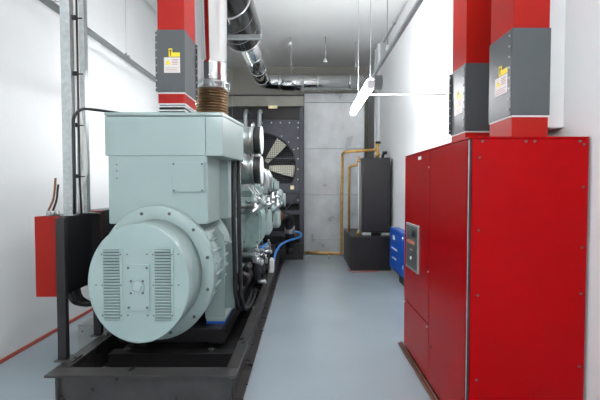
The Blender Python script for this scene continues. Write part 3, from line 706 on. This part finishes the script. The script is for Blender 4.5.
# small floor box
t = thing('junction_box', 'small grey box on the floor between left wall and base frame', 'box', (-1.99, 3.85, 0))
obj('body', MB().box(-2.12, -1.86, 3.7, 4.0, 0, .25, .006), 'grebox', t)
obj('lid', MB().box(-2.124, -1.856, 3.696, 4.004, .2505, .266, .004), 'grebox', t)
bolts('lid_screw', [((x, 3.7, .2), '-y', .008, .006) for x in (-2.08, -1.9)], 'bolt', t)

# ------------------------------------------------------------------ red switch cabinet on the right
CX0, CX1, CY0, CY1, CZ0, CZ1 = .945, 1.635, 2.33, 3.8, .05, 1.84
t = thing('switch_cabinet', 'large glossy red electrical cabinet standing along the right wall', 'cabinet', (1.3, 3.06, 0))
obj('carcass', MB().box(CX0+.02, CX1-.005, CY0+.02, CY1, CZ0, CZ1-.012), 'red', t)
obj('top_plate', MB().box(CX0-.002, CX1, CY0-.004, CY1+.003, CZ1-.0115, CZ1, .003), 'red', t)
ep = obj('end_panel', MB().box(CX0+.018, CX1, CY0, CY0+.0195, CZ0, CZ1-.013, .003), 'red', t)
bolts('panel_screw', [((CX1-.03, CY0, z), '-y', .007, .006) for z in (1.795, 1.55, 1.2, .93, .5)]
      + [((CX0+.06, CY0, z), '-y', .007, .006) for z in (1.72, 1.3, .92, .42)]
      + [((x, CY0, 1.812), '-y', .007, .006) for x in (1.02, 1.27, 1.32, 1.58)], 'bolt', ep)
obj('corner_seal', MB().box(CX0+.004, CX0+.016, CY0+.003, CY0+.02, CZ0, CZ1-.013, .002), 'matblack', t)
obj('edge_highlight', MB().box(CX0-.001, CX0+.003, CY0+.004, CY0+.008, CZ0+.1, CZ1-.02, .0005), 'galvd', t)  # pale strip drawn as the highlight along the cabinet corner
d1 = obj('door', MB().box(CX0, CX0+.019, CY0+.024, 3.045, CZ0+.01, CZ1-.014, .003), 'red', t)
d2 = obj('door', MB().box(CX0, CX0+.019, 3.053, CY1, .498, CZ1-.014, .003), 'red', t)
d3 = obj('lower_door', MB().box(CX0, CX0+.019, 3.053, CY1, CZ0+.01, .49, .003), 'red', t)
bolts('door_screw', [((CX0, y, .47), '-x', .007, .005) for y in (3.08, 3.77)], 'galvd', d3)
bolts('door_screw', [((CX0, 3.07, z), '-x', .006, .005) for z in (.9, 1.7)], 'galvd', d2)
obj('door_lock', MB().hexbolt((CX0, 2.99, .35), '-x', .01, .006), 'matblack', d1)
obj('door_tag', MB().box(CX0-.003, CX0, 3.28, 3.36, 1.775, 1.80), 'paper', d2)
# control panel
cp = obj('control_panel', MB().box(CX0-.014, CX0-.0005, 3.31, 3.69, .825, 1.228, .004), 'galvd', t)
obj('panel_face', MB().box(CX0-.0165, CX0-.0145, 3.33, 3.67, .845, 1.208, .001), 'panelgrey', cp)
obj('display', MB().box(CX0-.0195, CX0-.017, 3.36, 3.60, 1.12, 1.19, .001), 'panelgrey', cp)
obj('screen', MB().box(CX0-.022, CX0-.02, 3.38, 3.46, 1.125, 1.18, .001), 'screen', cp)
mb = MB()
for k in range(9): mb.box(CX0-.0185, CX0-.017, 3.40+k*.026, 3.418+k*.026, 1.055, 1.085)
obj('panel_lettering', mb, 'orange', cp)
mb = MB()
mb.lathe((0, 3.5, .93), 'x', [(CX0-.026, .012), (CX0-.017, .014)], 14)
for k in range(3): mb.box(CX0-.0185, CX0-.017, 3.46+k*.03, 3.48+k*.03, 1.0, 1.008)
obj('buttons', mb, 'paper', cp)
# plinth and floor rail
obj('plinth', MB().box(CX0+.03, CX1-.01, CY0+.02, CY1-.01, 0, CZ0-.0005), 'matblack', t)
t = thing('floor_rail', 'dark coppery rail on the floor along the red cabinet foot', 'rail', (.94, 3, 0))
obj('bar', MB().box(.925, .968, 1.9, 3.88, 0, .028, .006), 'matblack', t)
obj('edge_strip', MB().cyl((.922, 1.9, .02), (.922, 3.88, .02), .009, 10).cyl((.945, 1.9, .032), (.945, 3.88, .032), .008, 10), 'rust', t)

# ------------------------------------------------------------------ tank, base, copper pipes
t = thing('oil_tank_base', 'low black steel box on the floor carrying the charcoal tank', 'base', (1.2, 8, 0))
obj('body', MB().box(.845, 1.578, 7.34, 8.75, .01, .62, .006), 'black', t)
obj('rim', MB().box(.84, 1.583, 7.335, 8.755, .6205, .64, .004), 'black', t)
obj('foot_strip', MB().box(.85, 1.57, 7.345, 8.74, 0, .009), 'rust', t)
t = thing('tank', 'upright charcoal tank standing on the low black box', 'tank', (1.33, 7.8, .64))
obj('body', MB().box(1.075, 1.602, 7.5, 8.1, .69, 2.09, .03, 4), 'tank', t)
obj('top_plate', MB().box(1.08, 1.597, 7.505, 8.095, 2.0905, 2.1, .004), 'black', t)
for x0, x1 in ((1.08, 1.24), (1.44, 1.597)):
    obj('foot', MB().box(x0, x1, 7.5, 8.08, .6405, .689, .003), 'galvd', t)
v = obj('valve', MB().lathe((1.40, 7.75, 0), 'z', [(2.1, .03), (2.14, .03), (2.15, .05), (2.19, .05), (2.2, .03), (2.34, .025), (2.35, .04), (2.38, .04)], 16), 'copper', t, 'brass valve on top')
obj('valve_lever', MB().box(1.36, 1.46, 7.73, 7.77, 2.385, 2.43, .01), 'matblack', v)
obj('breather', MB().tube([(1.51, 7.8, 2.1), (1.51, 7.8, 2.17), (1.55, 7.8, 2.21)], .025, .04, 12).lathe((1.55, 7.8, 0), 'z', [(2.19, .045), (2.24, .045)], 16), 'matblack', t)
t = thing('copper_pipework', 'copper pipes from the tank valve down the zinc wall to the floor', 'pipe', (.8, 8.3, 0))
obj('main_pipe', MB().tube([(1.37, 7.75, 2.27), (.79, 7.9, 2.24), (.76, 8.15, 2.22), (.76, 8.35, .14), (.5, 8.6, .12), (.0, 8.7, .12)], .03, .07, 14), 'copper', t)
obj('branch_pipe', MB().tube([(1.06, 7.9, 1.99), (.92, 7.95, 1.97), (.885, 8.0, 1.95), (.885, 8.05, .6405)], .026, .06, 14), 'copper', t)
obj('elbow', MB().torus((.79, 7.92, 2.24), 'x', .03, .012, 16).torus((.76, 8.3, .62), 'z', .03, .012, 16), 'copper', t)
obj('low_pipe', MB().tube([(0.0, 8.8, .07), (.55, 8.75, .07), (.82, 8.7, .07)], .018, .05, 12), 'galvd', t)
mb = MB()
for x in (.06, .22, .52): mb.lathe((0, 8.7-.02*0, .12), 'x', [(x, .03), (x+.005, .046), (x+.05, .046), (x+.055, .03)], 14)
obj('union', mb, 'copper', t)
obj('support', MB().box(.05, .1, 8.66, 8.74, 0, .09, .004).box(.50, .54, 8.58, 8.74, 0, .055, .004), 'galvd', t)
t = thing('sight_glass', 'slim pale level tube on the left side of the charcoal tank', 'gauge', (1.03, 7.65, .64))
obj('tube', MB().cyl((1.025, 7.65, .70), (1.025, 7.65, 2.02), .013, 12), 'white', t)
obj('back_rail', MB().box(1.052, 1.062, 7.63, 7.66, .68, 2.04, .003), 'galvd', t)
obj('fitting', MB().lathe((1.025, 7.65, 0), 'z', [(2.02, .03), (2.06, .03), (2.08, .018), (2.14, .018)], 12).lathe((1.025, 7.65, 0), 'z', [(.6405, .035), (.70, .035)], 12), 'copper', t)
tag(obj('red_wire', MB().tube([(.83, 7.6, .01), (.80, 7.35, .008), (.85, 7.18, .008), (1.0, 7.22, .008), (1.35, 7.28, .008)], .008, .1, 8), 'redline'),
    'thin red wire lying on the floor round the black tank base', 'wire')
# blue cabinet
t = thing('blue_cabinet', 'small bright blue cabinet against the right wall behind the red cabinet', 'cabinet', (1.58, 6.6, 0))
obj('base', MB().box(1.54, 1.65, 6.05, 6.5, 0, .15, .004).box(1.54, 1.65, 6.5, 7.0, .11, .15), 'matblack', t)
obj('body', MB().box(1.512, 1.655, 6.0, 7.06, .1505, .84, .005), 'blue', t)
dr = obj('door', MB().box(1.5, 1.511, 6.01, 7.05, .16, .83, .003), 'blue', t)
mb = MB().cyl((1.498, 6.1, .72), (1.498, 6.1, .78), .008, 8).cyl((1.498, 6.1, .28), (1.498, 6.1, .34), .008, 8)
obj('hinge', mb, 'steel', dr)
mb = MB().box(1.497, 1.4995, 6.66, 6.80, .66, .735).box(1.4945, 1.4968, 6.70, 6.76, .675, .72)
mb2 = MB()
for k in range(9): mb2.box(1.497, 1.4995, 6.5+k*.045, 6.53+k*.045, .50, .525)
for k in range(6): mb2.box(1.497, 1.4995, 6.55+k*.05, 6.58+k*.05, .34, .36)
obj('emblem', mb, 'paper', dr); obj('lettering', mb2, 'paper', dr)

t = None
bpy.data.objects['alternator'].location.y -= .022
bpy.data.objects['switch_cabinet'].location.y -= .02
# ------------------------------------------------------------------ camera, world, view
cam = bpy.data.cameras.new('camera'); co = bpy.data.objects.new('camera', cam); COL.objects.link(co)
cam.sensor_width = 36; cam.lens = 24; cam.clip_start = .05
co.location = (0, 0, 1.55)
co.rotation_euler = (PI/2-math.atan(13/400), 0, 0); cam.shift_x = -5/600
S.camera = co
w = bpy.data.worlds.new('world'); S.world = w; w.use_nodes = True
w.node_tree.nodes['Background'].inputs['Color'].default_value = (.6, .65, .7, 1)
w.node_tree.nodes['Background'].inputs['Strength'].default_value = .1
S.view_settings.view_transform = 'Standard'; S.view_settings.look = 'None'
S.view_settings.exposure = .06; S.view_settings.gamma = 1; S.view_settings.use_curve_mapping = False
